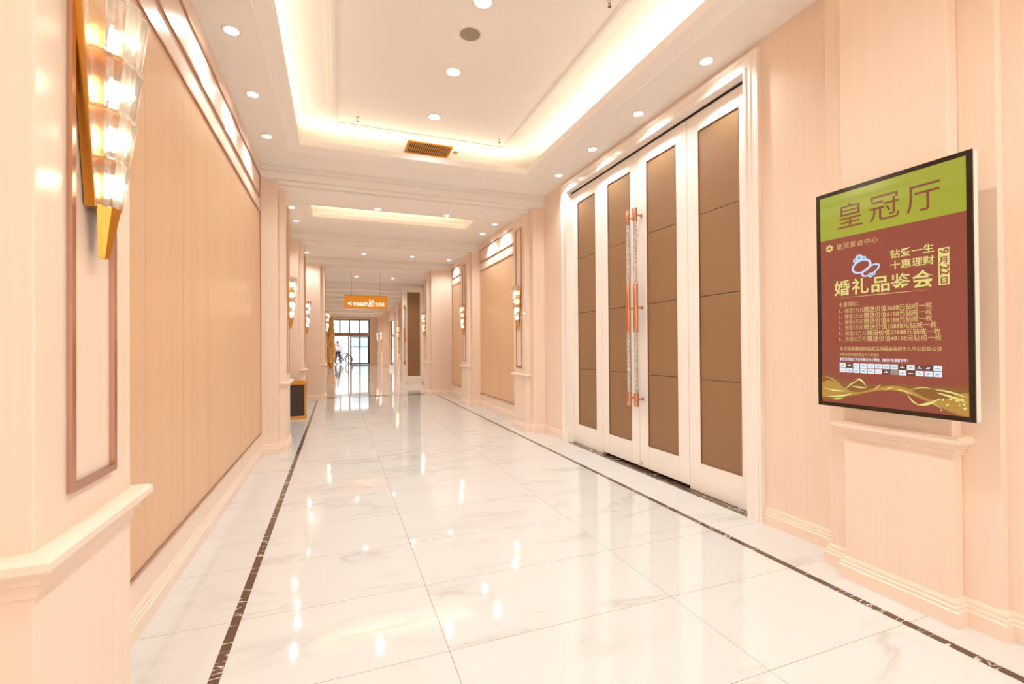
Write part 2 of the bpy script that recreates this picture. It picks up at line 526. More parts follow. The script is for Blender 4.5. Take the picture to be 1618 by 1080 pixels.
panel(5, 'right', 10.78, 12.58, 'tan framed wall panel on the right nearest the open brown door', (11.4, 12.0))

# ------------------------------------------------------------------ ceiling
def tray_ring(b, x0, x1, y0, y1, wd=0.145):
    prof = [(wd, ZC), (wd - 0.002, ZC - 0.007), (wd - 0.016, ZC - 0.007), (wd - 0.022, ZC + 0.002), (0.012, ZC + 0.030), (0.0, ZC + 0.040), (0.0, ZC + 0.11), (wd, ZC + 0.11)]
    rings = []
    for cx, cy, sx, sy in ((x0, y0, -1, -1), (x1, y0, 1, -1), (x1, y1, 1, 1), (x0, y1, -1, 1)):
        rings.append([(cx + sx * d, cy + sy * d, z) for d, z in prof])
    R = [[b.verts.new(p) for p in r] for r in rings]
    n = len(prof)
    for k in range(4):
        a, c = R[k], R[(k + 1) % 4]
        for i in range(n):
            b.faces.new((a[i], a[(i + 1) % n], c[(i + 1) % n], c[i]))

def soffit_with_tray(b, xa, xb, ya, yb, x0, x1, y0, y1):
    wd = 0.145
    zt = ZC + 0.11
    box(b, xa, x0 - wd, ya, yb, ZC, zt); box(b, x1 + wd, xb, ya, yb, ZC, zt)
    box(b, x0 - wd, x1 + wd, ya, y0 - wd, ZC, zt); box(b, x0 - wd, x1 + wd, y1 + wd, yb, ZC, zt)
    tray_ring(b, x0, x1, y0, y1, wd)

T1 = (-0.395, 2.405, -2.4, 5.80)
T2 = (-0.395, 2.38, 8.20, 8.92)
b = B()
soffit_with_tray(b, XL, XR, Y_BACK, YP[1] - H1, *T1)
soffit_with_tray(b, XL, XR, YP[1] + H1, YP[2] - H1, *T2)
box(b, XL, XR, YP[2] + H1, PORTAL[0], ZC, ZC + 0.11)
box(b, -4, 6, PORTAL[1], HALL_END, ZC, ZC + 0.11)
box(b, XL, XR, HALL_END, 36.0, ZC, ZC + 0.11)
# raised ceiling
box(b, XL, XR, Y_BACK, YP[1] - H1, ZU, ZU + 0.12)
box(b, XL, XR, YP[1] + H1, YP[2] - H1, ZU, ZU + 0.12)
tag(obj('ceiling', b, CEIL), 'pale peach plaster ceiling with glowing recessed cove trays', 'ceiling', kind='structure')
b = B()
def tray_mould(b, x0, x1, y0, y1):
    prof = [(0, ZU + 0.01), (0, ZU - 0.010), (0.02, ZU - 0.020), (0.05, ZU - 0.020), (0.055, ZU - 0.012), (0.085, ZU - 0.010), (0.11, ZU - 0.002), (0.11, ZU + 0.01)]
    rings = [[(cx + sx * d, cy + sy * d, z) for d, z in prof] for cx, cy, sx, sy in ((x0, y0, -1, -1), (x1, y0, 1, -1), (x1, y1, 1, 1), (x0, y1, -1, 1))]
    R = [[b.verts.new(p) for p in r] for r in rings]
    n = len(prof)
    for k in range(4):
        a, c = R[k], R[(k + 1) % 4]
        for i in range(n):
            b.faces.new((a[i], a[(i + 1) % n], c[(i + 1) % n], c[i]))
tray_mould(b, 0.01, 2.08, -1.9, 5.82)
tag(obj('trim_4', b, CEIL), 'rectangular plaster moulding on the raised ceiling above the near tray', 'moulding', kind='structure')

def beam(n, yc, label, h1=H1, h2=H2, xa=XL, xb=XR):
    b = B()
    g = 0.014  # groove depth; grooves added so shade lines mark the beam steps
    half = [(h1 + 0.05, 4.15), (h1 + 0.05, 3.606), (h1 + 0.05 - g, 3.606), (h1 + 0.05 - g, 3.597), (h1 + 0.05, 3.597), (h1 + 0.05, 3.575), (h1, 3.575),
            (h1, 3.56), (h1 - g, 3.56), (h1 - g, 3.551), (h1, 3.551), (h1, Z1 + 0.02), (h1 - g, Z1 + 0.02), (h1 - g, Z1 + 0.011), (h1, Z1 + 0.011), (h1, Z1),
            (h2, Z1), (h2, Z1 - 0.012), (h2 - g, Z1 - 0.012), (h2 - g, Z1 - 0.021), (h2, Z1 - 0.021), (h2, Z2)]
    prism_x(b, [(yc - d, z) for d, z in half] + [(yc + d, z) for d, z in reversed(half)], xa, xb)
    return tag(obj('ceiling_beam', b, CEIL), label, 'ceiling beam', kind='structure')
beam(1, YP[1], 'stepped ceiling beam crossing the corridor at the far end of the large glowing tray')
beam(2, YP[2], 'stepped ceiling beam crossing just beyond the short glowing cove')
beam(3, sum(PORTAL) / 2, 'stepped ceiling beam joining the tops of the two portal pillars', xa=XL - 0.25, xb=XR + 0.3)
FAR = [17.8, 19.6, 21.4, 24.2, 27.0, 30.0, 33.0]
for i, y in enumerate(FAR):
    beam(4 + i, y, 'stepped ceiling beam in the far corridor, %s one beyond the hanging toilet sign' % ORD[i])

# ------------------------------------------------------------------ cove light strips (area lamps lying on top of the tray ledge)
def led(x0, x1, y0, y1, z=ZC + 0.13, k=1.0):
    l = D.lights.new('cove_light', 'AREA'); l.shape = 'RECTANGLE'
    l.size, l.size_y = x1 - x0, y1 - y0
    l.energy = k * LED_W * max(l.size, l.size_y); l.color = LED_COL
    o = D.objects.new('cove_light', l); COL.objects.link(o)
    o.location = ((x0 + x1) / 2, (y0 + y1) / 2, z); o.rotation_euler = (PI, 0, 0)
for x0, x1, y0, y1 in (T1, T2):
    k = 1.0 if y1 - y0 > 2 else 3.4
    led(x0 - 0.20, x0 - 0.15, y0, y1, k=k); led(x1 + 0.15, x1 + 0.20, y0, y1, k=k)
    led(x0, x1, y1 + 0.15, y1 + 0.20, k=k); led(x0, x1, y0 - 0.20, y0 - 0.15, k=k)

# ------------------------------------------------------------------ lamps
def spot(parent, z, energy, r=0.03, size=132, blend=0.75, col=LAMP_COL):
    l = D.lights.new('lamp', 'SPOT'); l.energy = energy; l.color = col
    l.shadow_soft_size = r; l.spot_size = math.radians(size); l.spot_blend = blend
    o = D.objects.new('lamp', l); COL.objects.link(o); o.parent = parent; o.location = (0, 0, z)
_dl = {}
def downlight(x, y, z, label, group, r=0.062, energy=SPOT_W, lamp=True):
    root = empty('recessed_downlight', (x, y, z), label, 'ceiling light', group)
    if r not in _dl:
        b = B(); lathe(b, [(r, 0), (r, -0.006), (r * 0.93, -0.010), (r * 0.76, -0.009), (r * 0.72, -0.003), (r * 0.72, 0)], 32)
        ring = obj('trim_ring', b, DOORW, root, smooth=True)
        b = B(); lathe(b, [(r * 0.72, -0.001), (r * 0.72, -0.004), (r * 0.3, -0.006)], 32)
        lens = obj('lens', b, LENS, root, smooth=True); lens['label'] = 'glowing lens'
        _dl[r] = (ring, lens)
    else:
        for s in _dl[r]:
            c = s.copy(); COL.objects.link(c); c.parent = root
    if lamp: spot(root, -0.02, energy * (2.7 if y > 13 else 1.4 if y > 7 else 1), col=FAR_COL if y > 13 else LAMP_COL)
    return root
yl = [5.59, 4.70, 3.80]
names_l = ['nearest the first beam', 'middle of three', 'nearest the camera']
for y, nme in zip(yl, names_l):
    downlight(-0.703, y, ZC, 'round downlight in the left soffit, ' + nme, 'downlights along the left soffit')
yr = [5.565, 4.685, 3.81, 2.91]
for y, nme in zip(yr, ['nearest the first beam', 'second from the first beam', 'third from the first beam', 'nearest the camera']):
    downlight(2.79, y, ZC, 'round downlight in the soffit over the double doors, ' + nme, 'downlights along the right soffit')
for y in (0.2, -0.7, -1.6):
    for x in (-0.703, 2.79):
        downlight(x, y, ZC, 'round recessed downlight in the soffit beyond the top edge of the view', 'downlights beyond the top of the view')
for y, nme in zip((5.316, 4.376, 3.40), ('nearest the air vent', 'just beyond the round ceiling speaker', 'closer than the ceiling speaker, at the top edge')):
    downlight(1.065, y, ZU, 'large bright downlight in the raised ceiling, ' + nme, 'large downlights of the raised ceiling', r=0.085, energy=TRAY_W)
for y in (2.4, 1.4, 0.3, -0.8):
    downlight(1.065, y, ZU, 'large downlight in the raised ceiling beyond the top edge of the view', 'downlights beyond the top of the view', r=0.085, energy=TRAY_W)
for x, y, lb in ((-0.69, 8.31, 'on the left of the short cove, nearer one'), (-0.69, 9.16, 'on the left of the short cove, farther one'), (2.78, 8.23, 'on the right of the short cove, nearer one'),
                 (2.78, 9.02, 'on the right of the short cove, farther one'), (0.64, 7.95, 'in front of the short cove, left of two'), (1.80, 7.95, 'in front of the short cove, right of two'),
                 ):
    downlight(x, y, ZC, 'small round ceiling downlight ' + lb, 'downlights around the short cove')
for x, y, lb in ((-0.69, 12.2, 'leftmost of a row of four'), (0.62, 11.9, 'second from left in a row of four'), (1.79, 11.9, 'third from left in a row of four'), (2.78, 12.1, 'rightmost of a row of four')):
    downlight(x, y, ZC, 'small ceiling downlight before the portal, ' + lb, 'row of downlights before the portal')
for x, y, lb in ((0.59, 15.9, 'left one'), (1.75, 15.9, 'right one')):
    downlight(x, y, ZC, 'small ceiling downlight above the toilet sign, %s of two' % lb, 'downlights above the toilet sign')
for i, y in enumerate((18.7, 22.8, 25.6, 28.5, 31.5)):
    for x, sd in ((0.45, 'left'), (1.65, 'right')):
        downlight(x, y, ZC, 'tiny downlight in the far corridor ceiling, %s of the %s pair past the toilet sign' % (sd, ORD[i]), 'far corridor downlights')
downlight(-0.3, 30.2, ZC, 'tiny ceiling downlight above the golden plume column near the entrance', 'far corridor downlights')  # extra lamp added to brighten the plumes
for x in (-2.5, 4.6):
    downlight(x, 15.5, ZC, 'downlight of the side hall hidden behind the %s portal pillar' % ('left' if x < 0 else 'right'), 'side hall downlights')

# ceiling fittings
root = empty('ceiling_speaker', (1.071, 3.792, ZU), 'round grey mesh ceiling speaker with a pale rim in the raised ceiling', 'speaker')
b = B(); lathe(b, [(0.10, 0), (0.10, -0.008), (0.092, -0.012), (0.086, -0.008), (0.086, 0)], 40); obj('rim', b, DOORW, root, smooth=True)
b = B(); lathe(b, [(0.086, -0.002), (0.086, -0.007), (0.05, -0.012), (0.01, -0.014)], 40); obj('grille', b, GREYMESH, root, smooth=True)['label'] = 'grey mesh grille'
for x, y, lb in ((0.23, 5.632, 'left of the air vent'), (1.963, 5.605, 'right of the air vent'), (1.978, 3.051, 'at the top edge of the view')):
    root = empty('sprinkler_head', (x, y, ZU), 'small metal sprinkler head under the raised ceiling, ' + lb, 'sprinkler', 'ceiling sprinklers')
    b = B(); lathe(b, [(0.018, 0), (0.018, -0.006), (0.008, -0.010), (0.008, -0.022)], 12); obj('cup', b, CHROME, root, smooth=True)
    b = B()
    for s in (-1, 1): tube(b, [(s * 0.007, 0, -0.02), (s * 0.010, 0, -0.035), (s * 0.003, 0, -0.05)], 0.0025, 6)
    lathe(b, [(0.003, -0.048), (0.014, -0.052), (0.014, -0.055)], 12); obj('deflector', b, MULLION, root)
root = empty('air_vent', (1.163, 6.22, ZU), 'gold rectangular air vent grille in the glowing cove', 'air vent')
b = B()
hx, hy = 0.298, 0.19
for s in (-1, 1):
    box(b, min(s * hx, s * (hx - 0.02)), max(s * hx, s * (hx - 0.02)), -hy, hy, -0.014, 0); box(b, -hx + 0.02, hx - 0.02, min(s * hy, s * (hy - 0.02)), max(s * hy, s * (hy - 0.02)), -0.014, 0)
obj('vent_frame', b, BRASS, root)
b = B()
for i in range(21):
    x = -0.265 + i * 0.53 / 20
    box(b, x - 0.006, x + 0.006, -hy + 0.02, hy - 0.02, -0.009, -0.003)
obj('louvre_grille', b, BRASS, root)
b = B(); box(b, -hx + 0.02, hx - 0.02, -hy + 0.02, hy - 0.02, -0.001, 0); obj('dark_duct', b, DARK, root)['label'] = 'dark duct opening'  # flat dark sheet paints the shade behind the louvres
root = empty('smoke_detector', (1.535, 6.20, ZU), 'tiny pink sensor on the cove ceiling right of the air vent', 'sensor')
b = B(); lathe(b, [(0.035, 0), (0.035, -0.012), (0.022, -0.022), (0.006, -0.024)], 20); obj('cover', b, ROSE, root, smooth=True)

# ------------------------------------------------------------------ crystal wall lights
TIERS = [(0.150, 0.272, 0.046, 0.074), (0.278, 0.402, 0.070, 0.096), (0.408, 0.542, 0.090, 0.116), (0.548, 0.700, 0.108, 0.138)]
_sc = None
def sconce(x, yc, side, label, energy=SCONCE_W):
    global _sc
    fr = ON_LEFT if side == 'left' else ON_RIGHT
    root = empty('crystal_wall_light', (x, yc, 1.567), label, 'wall light', 'crystal wall lights', frame=fr)
    if _sc is not None:
        for part, subs in _sc:
            c = part.copy(); COL.objects.link(c); c.parent = root
            for s in subs:
                e = s.copy(); COL.objects.link(e); e.parent = c
    else:
        _sc = []
        b = B()
        loft(b, [[(-0.045, 0.145, 0.002), (0.045, 0.145, 0.002), (0.045, 0.145, 0.028), (-0.045, 0.145, 0.028)], [(-0.124, 0.70, 0.002), (0.124, 0.70, 0.002), (0.124, 0.70, 0.028), (-0.124, 0.70, 0.028)]])
        _sc.append((obj('backplate', b, BRASS, root, bevel=0.002), []))
        # tail: faceted brass cone
        def half(r, v, n=5, dp=1.0, z0=0.004):
            return [(r * math.cos(PI * k / n), v, z0 + r * dp * 1.0 * math.sin(PI * k / n)) for k in range(n + 1)]
        b = B(); loft(b, [half(0.017, 0.016, 4, 1.0, 0.022), half(0.037, 0.152, 4, 1.1, 0.026)])
        _sc.append((obj('tail_cone', b, BRASS, root), []))
        for (a, c, r0, r1) in TIERS:
            b = B()
            rr = r0 * 0.86
            loft(b, [half(rr * 0.84, a - 0.004, 10, 0.78, 0.026), half(rr * 0.84, a + 0.004, 10, 0.78, 0.026)])
            ring = obj('tier_plate', b, BRASS, root)
            subs = []
            n = 6
            for k in range(n):
                an = PI * (k + 0.5) / n
                def ctr(r, v): return Vector((0.85 * r * math.cos(an), v, 0.026 + 0.62 * r * math.sin(an)))
                nx = Vector((0.70 * math.cos(an), 0, math.sin(an))).normalized()
                tx = Vector((-nx.z, 0, nx.x))
                rings = []
                for r, v, sh in ((r0, a, 0.82), (r0 * 1.02, a + 0.006, 1.0), (r1, c - 0.010, 1.0), (r1 * 0.98, c, 0.82)):
                    hw = 0.5 * 0.8 * r * PI / n * 0.84 * sh
                    t = 0.011 * sh
                    q = ctr(r, v)
                    rings.append([q - tx * hw - nx * t * 0.6, q + tx * hw - nx * t * 0.6, q + tx * hw + nx * t * 0.1, q + tx * hw * 0.45 + nx * t, q - tx * hw * 0.45 + nx * t, q - tx * hw + nx * t * 0.1])
                b = B(); loft(b, rings)
                s = obj('crystal_prism', b, CRYSTAL, ring)
                subs.append(s)
            b = B(); rb = 0.011 + 0.03 * r0
            lathe(b, [(0.003, a + 0.030), (rb, a + 0.045), (rb, a + 0.075), (0.005, a + 0.095)], 12, c=(0, 0, 0.042 + 0.10 * r0), axis='Y')
            s = obj('bulb', b, BULB, ring, smooth=True); s['label'] = 'glowing bulb'
            subs.append(s)
            _sc.append((ring, subs))
    for v in (0.22, 0.34, 0.475, 0.62) if yc < 3 else (0.28, 0.55):
        l = D.lights.new('lamp', 'POINT'); l.energy = energy / (4 if yc < 3 else 2); l.color = (1, 0.82, 0.58); l.shadow_soft_size = 0.02
        o = D.objects.new('lamp', l); COL.objects.link(o); o.parent = root; o.location = (0, v, 0.075 if v < 0.4 else 0.102)
sconce(XL2, YP[0], 'left', 'big crystal and brass wall light on the near left pillar')
sconce(XL2, YP[1], 'left', 'crystal wall light on the left pillar just past the long tan panel')
sconce(XL2, YP[2], 'left', 'crystal wall light on the left pillar beyond the waste bin')
sconce(-0.30, 13.06, 'left', 'crystal wall light on the left portal pillar in front of the golden plant')
sconce(XR2, YP[1], 'right', 'crystal wall light on the right pillar just past the double doors')
sconce(XR2, YP[2], 'right', 'crystal wall light on the pillar between the two right tan panels')
sconce(2.32, 13.06, 'right', 'crystal wall light on the right portal pillar beside the open brown door')
for y, lb in ((21.4, 'nearest of three'), (30.0, 'middle of three'), (33.0, 'farthest of three, nearest the entrance')):
    sconce(2.62, y, 'right', 'tiny crystal wall light on the far corridor right wall, ' + lb)

# ------------------------------------------------------------------ big double doors
root = empty('trim_5', (XR, (DY0 + DY1) / 2, 0), 'white moulded frame around the tall double doors', 'door frame', kind='structure')
prof = [(0.0, 0.0), (0.0, 0.045), (0.022, 0.045), (0.030, 0.034), (0.055, 0.034), (0.066, 0.026), (0.085, 0.026), (0.105, 0.040), (0.125, 0.040), (0.125, 0.0)]
b = B()
rings = []
def fr_ring(y, sy, z, sz, at):
    return [(XR - t, y + sy * d, z + sz * d) for d, t in prof]
rings = [fr_ring(DY0, -1, 0, 0, 0), fr_ring(DY0, -1, DZ, 1, 0), fr_ring(DY1, 1.25, DZ, 1, 0), fr_ring(DY1, 1.25, 0, 0, 0)]
R = [[b.verts.new(p) for p in r] for r in rings]
for a, c in zip(R, R[1:]):
    for i in range(len(prof)):
        b.faces.new((a[i], a[(i + 1) % len(prof)], c[(i + 1) % len(prof)], c[i]))
b.faces.new(R[0]); b.faces.new(R[-1][::-1])
o = obj('architrave', b, DOORW, root); o.location = -root.location
b = B()
box(b, XR, XR + 0.16, DY0 - 0.015, DY0, 0, DZ); box(b, XR, XR + 0.16, DY1, DY1 + 0.015, 0, DZ); box(b, XR, XR + 0.16, DY0, DY1, DZ, DZ + 0.015)
o = obj('jamb_lining', b, DOORW, root); o.location = -root.location
b = B(); box(b, XR + 0.045, XR + 0.12, DY0, DY1, DZ - 0.010, DZ)  # dark strip paints the shade line of the gap over the leaves
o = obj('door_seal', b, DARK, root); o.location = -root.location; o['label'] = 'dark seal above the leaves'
b = B(); box(b, XR - 0.03, XR + 0.3, DY0, DY1, 0.0, 0.003)
tag(obj('trim_6', b, DKMARBLE), 'dark marble threshold strip under the double doors', 'threshold', kind='structure')
b = B(); box(b, XR + 0.17, XR + 0.19, DY0 - 0.02, DY1 + 0.02, 0, DZ + 0.02)  # dark colour of this sheet stands for the unlit space behind
tag(obj('wall_right', b, DARK), 'dark room beyond seen only in the gap under the double doors', 'wall', kind='structure')

def leaf(n, frame, origin, width, label, handle=0, group=None, z0=0.04, ztop=3.425, kind='structure', sticker=False):
    """door leaf in local coordinates: x along its width, y up, z out of its face"""
    root = empty('door_%d' % n, origin, label, 'door', group, kind, frame)
    hw = width / 2 - 0.003
    px = 0.2275
    p0, p1 = 0.268, 3.262
    b = B()
    T = 0.045
    box(b, -hw, -px, z0, ztop, -T, 0); box(b, px, hw, z0, ztop, -T, 0)
    box(b, -px, px, z0, p0, -T, 0); box(b, -px, px, p1, ztop, -T, 0)
    obj('leaf_frame', b, DOORW, root, bevel=0.003)
    b = B()
    zs = [p0, 1.02, 1.765, 2.50, p1]
    for a, c in zip(zs, zs[1:]): box(b, -px, px, a + 0.002, c - 0.002, -T + 0.005, -0.008)
    obj('leather_panel', b, LEATHER, root, bevel=0.004)['label'] = 'brown leather panel in four fields'
    b = B()
    for s in (-1, 1): box(b, min(s * px, s * (px - 0.006)), max(s * px, s * (px - 0.006)), p0, p1, -0.008, 0.001)
    box(b, -px, px, p0, p0 + 0.006, -0.008, 0.001); box(b, -px, px, p1 - 0.006, p1, -0.008, 0.001)
    obj('panel_edging', b, ROSE, root)['label'] = 'thin rose gold edging'
    if handle:
        hx = handle * (hw - 0.062)
        ho = 0.085
        b = B()
        for a, c in ((0.68, 0.825), (1.47, 1.99), (2.645, 2.79)): lathe(b, [(0.024, a), (0.026, a + 0.004), (0.026, c - 0.004), (0.024, c)], 20, c=(hx, 0, ho), axis='Y')
        h = obj('pull_handle', b, COPPER, root, smooth=True); h['label'] = 'tall copper and crystal pull handle'
        b = B()
        for a, c in ((0.825, 1.47), (1.99, 2.645)):
            n_ = 24
            prof2 = []
            for i in range(n_ + 1):
                v = a + (c - a) * i / n_
                prof2.append((0.0215 if i % 2 else 0.0185, v))
            lathe(b, prof2, 12, c=(hx, 0, ho), axis='Y')
        obj('crystal_rod', b, CRYSTAL2, h)
        b = B()
        for v in (0.755, 1.73, 2.715):
            lathe(b, [(0.010, 0.0), (0.010, ho)], 12, c=(hx, v, 0), axis='Z'); lathe(b, [(0.016, 0.0), (0.016, 0.012)], 16, c=(hx, v, 0), axis='Z')
        obj('mount', b, COPPER, h, smooth=True)
    if sticker:
        b = B(); box(b, -hw + 0.01, -hw + 0.045, 0.05, 0.085, 0.0, 0.001)
        obj('sticker', b, STICKER, root)['label'] = 'small yellow green sticker at the bottom corner'
    return root
def bubbled():
    mt, nt, p = new_mat('bubbled_crystal')
    N, L = nt.nodes.new, nt.links.new
    tc = N('ShaderNodeTexCoord'); vo = N('ShaderNodeTexVoronoi'); vo.inputs['Scale'].default_value = 75
    L(tc.outputs['Object'], vo.inputs['Vector'])
    r = N('ShaderNodeValToRGB'); e = r.color_ramp.elements
    e[0].position = 0.25; e[0].color = srgb(250, 242, 234)
    e[1].position = 0.62; e[1].color = srgb(196, 176, 160)
    L(vo.outputs['Distance'], r.inputs[0]); L(r.outputs[0], p.inputs['Base Color'])
    p.inputs['Roughness'].default_value = 0.12
    p.inputs['Transmission Weight'].default_value = 0.25
    return mt
CRYSTAL2 = bubbled()
STICKER = plain('yellow_green', srgb(200, 205, 60), 0.5)
DX = 3.05
edges = [2.70, 3.437, 4.19, 4.93, 5.68]
lab = ['nearest tall white door leaf with brown leather panel, beside the poster screen', 'middle white door leaf with the nearer of the two copper and crystal handles',
       'middle white door leaf with the farther of the two copper and crystal handles', 'farthest white door leaf of the four, narrowest in view']
for i in range(4):
    y0, y1 = edges[i], edges[i + 1]
    leaf(i + 1, ON_RIGHT, (DX, (y0 + y1) / 2, 0), y1 - y0, lab[i], handle={1: -1, 2: 1}.get(i, 0), z0=0.03 if i in (1, 2) else 0.004, sticker=(i == 1))

# ------------------------------------------------------------------ lit poster screen
def screen_mat(name, col, st=0.9):
    mt = emit(name, col, st * 0.62)
    p = mt.node_tree.nodes['Principled BSDF']
    p.inputs['Roughness'].default_value = 0.06
    p.inputs['Specular IOR Level'].default_value = 1.0
    return mt
SC_RED = screen_mat('screen_red', srgb(152, 58, 44), 0.75)
SC_GREEN = screen_mat('screen_green', srgb(164, 172, 36), 0.8)
SC_MAROON = screen_mat('screen_maroon', srgb(136, 52, 40), 0.75)
SC_CREAM = screen_mat('screen_cream', srgb(224, 218, 128), 0.9)
SC_TAN = screen_mat('screen_tan', srgb(216, 190, 120), 0.85)
SC_WHITE = screen_mat('screen_white', srgb(226, 236, 244), 0.95)
SC_BLUE = screen_mat('screen_pale_blue', srgb(190, 214, 244), 0.95)
SC_TEAL = screen_mat('screen_teal', srgb(120, 178, 200), 0.9)
SC_GOLD1 = screen_mat('screen_gold_dark', srgb(138, 84, 26), 0.8)
SC_GOLD2 = screen_mat('screen_gold', srgb(184, 138, 52), 0.85)
SC_GOLD3 = screen_mat('screen_gold_light', srgb(224, 222, 130), 0.95)
SC_DARK = screen_mat('screen_dark', srgb(74, 36, 34), 0.7)
SC_GREY = screen_mat('screen_grey', srgb(150, 146, 140), 0.8)
tv = empty('poster_screen', (2.72, 1.538, 0.983), 'tall black framed lit screen with a red and green wedding event poster', 'display screen', frame=ON_RIGHT)
W2, HH, ZS = 0.355, 1.21, 0.098
b = B(); box(b, -W2, W2, 0, HH, ZS - 0.045, ZS - 0.008); obj('casing', b, CASING, tv, bevel=0.004)['label'] = 'pale metal casing edge'
b = B()
bz = 0.022
box(b, -W2, -W2 + bz, 0, HH, ZS - 0.008, ZS); box(b, W2 - bz, W2, 0, HH, ZS - 0.008, ZS)
box(b, -W2 + bz, W2 - bz, 0, bz, ZS - 0.008, ZS); box(b, -W2 + bz, W2 - bz, HH - bz, HH, ZS - 0.008, ZS)
obj('bezel', b, BLACK, tv)['label'] = 'black bezel'
b = B(); box(b, -0.25, -0.15, 0.3, 0.9, 0.0, ZS - 0.045); box(b, 0.15, 0.25, 0.3, 0.9, 0, ZS - 0.045); obj('wall_bracket', b, DARK, tv)
scr_b = B(); box(scr_b, -W2 + bz, W2 - bz, bz, 0.942, ZS - 0.008, ZS - 0.002)
scr = obj('poster_red_field', scr_b, SC_RED, tv)
b = B(); box(b, -W2 + bz, W2 - bz, 0.942, HH - bz, ZS - 0.008, ZS - 0.002); grn = obj('poster_green_field', b, SC_GREEN, tv); grn['label'] = 'yellow green heading band'
ZT = ZS - 0.0012
def quad(b, pts, z=ZT, mi=0):
    b.faces.new([b.verts.new((x, y, z)) for x, y in pts]).material_index = mi
def T(name, s, size, x, y, mat, par=None, align='LEFT', wd=None, z=ZT, bold=0.0, xs=1.0, ys=1.0, sp=1.0, rotz=0.0):
    return text(name, s, size, (x, y, z), mat, par or scr, align, xs, ys, sp, bold, 0, rotz)
def fit(o, width):
    xs_ = [v.co.x for v in o.data.vertices]
    d = max(xs_) - min(xs_) if xs_ else 0
    if d > 1e-4: o.scale.x = width / d
    return o
for s, x in (('皇', -0.242), ('冠', -0.074), ('厅', 0.096)):
    T('hall_name_lettering', s, 0.150, x, 0.998, SC_MAROON, grn, bold=0.0, xs=1.0)
fit(T('centre_name_lettering', '皇冠宴会中心', 0.034, -0.243, 0.880, SC_TAN, sp=1.15), 0.212)
b = B()
for k in range(6):
    a = k * PI / 3 + 0.5
    c, s = math.cos(a), math.sin(a)
    def rt(p): return (-0.281 + p[0] * c - p[1] * s, 0.893 + p[0] * s + p[1] * c)
    quad(b, [rt((0.005, 0)), rt((0.014, -0.008)), rt((0.021, -0.004)), rt((0.018, 0)), rt((0.021, 0.004)), rt((0.014, 0.008))])
obj('flower_emblem', b, SC_CREAM, scr)
fit(T('slogan_lettering', '钻爱一生', 0.046, 0.025, 0.785, SC_CREAM, bold=0.0006), 0.185)
fit(T('slogan_lettering', '十惠理财', 0.046, 0.025, 0.729, SC_CREAM, bold=0.0006), 0.185)
for k, s in enumerate('婚礼品鉴会'):
    fit(T('event_title_lettering', s, 0.088, -0.258 + k * 0.0945, 0.627, SC_CREAM, bold=0.0006 if s == '鉴' else 0.0016), 0.086)
b = B(); quad(b, [(0.227, 0.622), (0.269, 0.622), (0.269, 0.794), (0.227, 0.794)]); bx = obj('date_box', b, SC_CREAM, scr)
for s, y, wd, hgt, rz in (('9', 0.790, 0.036, 0.048, -PI / 2), ('月', 0.756, 0.036, 0.036, 0), ('22', 0.715, 0.036, 0.048, -PI / 2), ('日', 0.630, 0.032, 0.036, 0)):
    if rz: t = T('date_lettering', s, hgt, 0.2335, y, SC_RED, bx, z=ZT + 0.0004, bold=0.0012, rotz=rz)
    else: t = T('date_lettering', s, hgt, 0.230, y - (0.032 if s == '月' else 0), SC_RED, bx, z=ZT + 0.0004, bold=0.001)
# underline flare
b = B(); quad(b, [(-0.25, 0.606), (0.0, 0.6045), (0.20, 0.606), (0.0, 0.6095)]); obj('underline', b, SC_TAN, scr)
fit(T('offer_lettering', '十惠理财：', 0.030, -0.234, 0.557, SC_TAN), 0.105)
offers = [('1、储值2万元', '赠送价值3688元钻戒一枚', 0.200), ('2、储值3万元', '赠送价值6188元钻戒一枚', 0.200), ('3、储值4万元', '赠送价值8188元钻戒一枚', 0.200),
          ('4、充值5万元', '赠送价值10888元钻戒一枚', 0.218), ('5、储值10万元', '赠送价值22888元钻戒一枚', 0.232), ('6、充值20万元', '赠送价值48188元钻戒一枚', 0.236)]
for k, (a, c, xe) in enumerate(offers):
    y = 0.523 - k * 0.031
    x1 = -0.103 if k < 4 else -0.088
    fit(T('offer_lettering', a, 0.027, -0.234, y, SC_TAN), x1 - 0.004 + 0.234)
    fit(T('offer_lettering', c, 0.031, x1, y - 0.001, SC_TAN, bold=0.0003), xe - x1)
fit(T('notary_lettering', '本次储值赠送的钻戒活动经由池州市九华公证处公证', 0.024, -0.231, 0.316, SC_TAN, bold=0.0002), 0.467)
fit(T('notary_lettering', '详情请咨询皇冠宴会中心预定处', 0.017, -0.231, 0.286, SC_TAN), 0.200)
fit(T('sponsor_lettering', '本次活动由以下合作单位大力赞助，抽奖好礼惊喜不断！', 0.019, -0.231, 0.260, SC_WHITE, bold=0.0003), 0.328)
b = B()
rnd = random.Random(3)
dark = {(0, 1), (0, 8), (0, 10), (0, 11), (1, 6), (1, 9)}
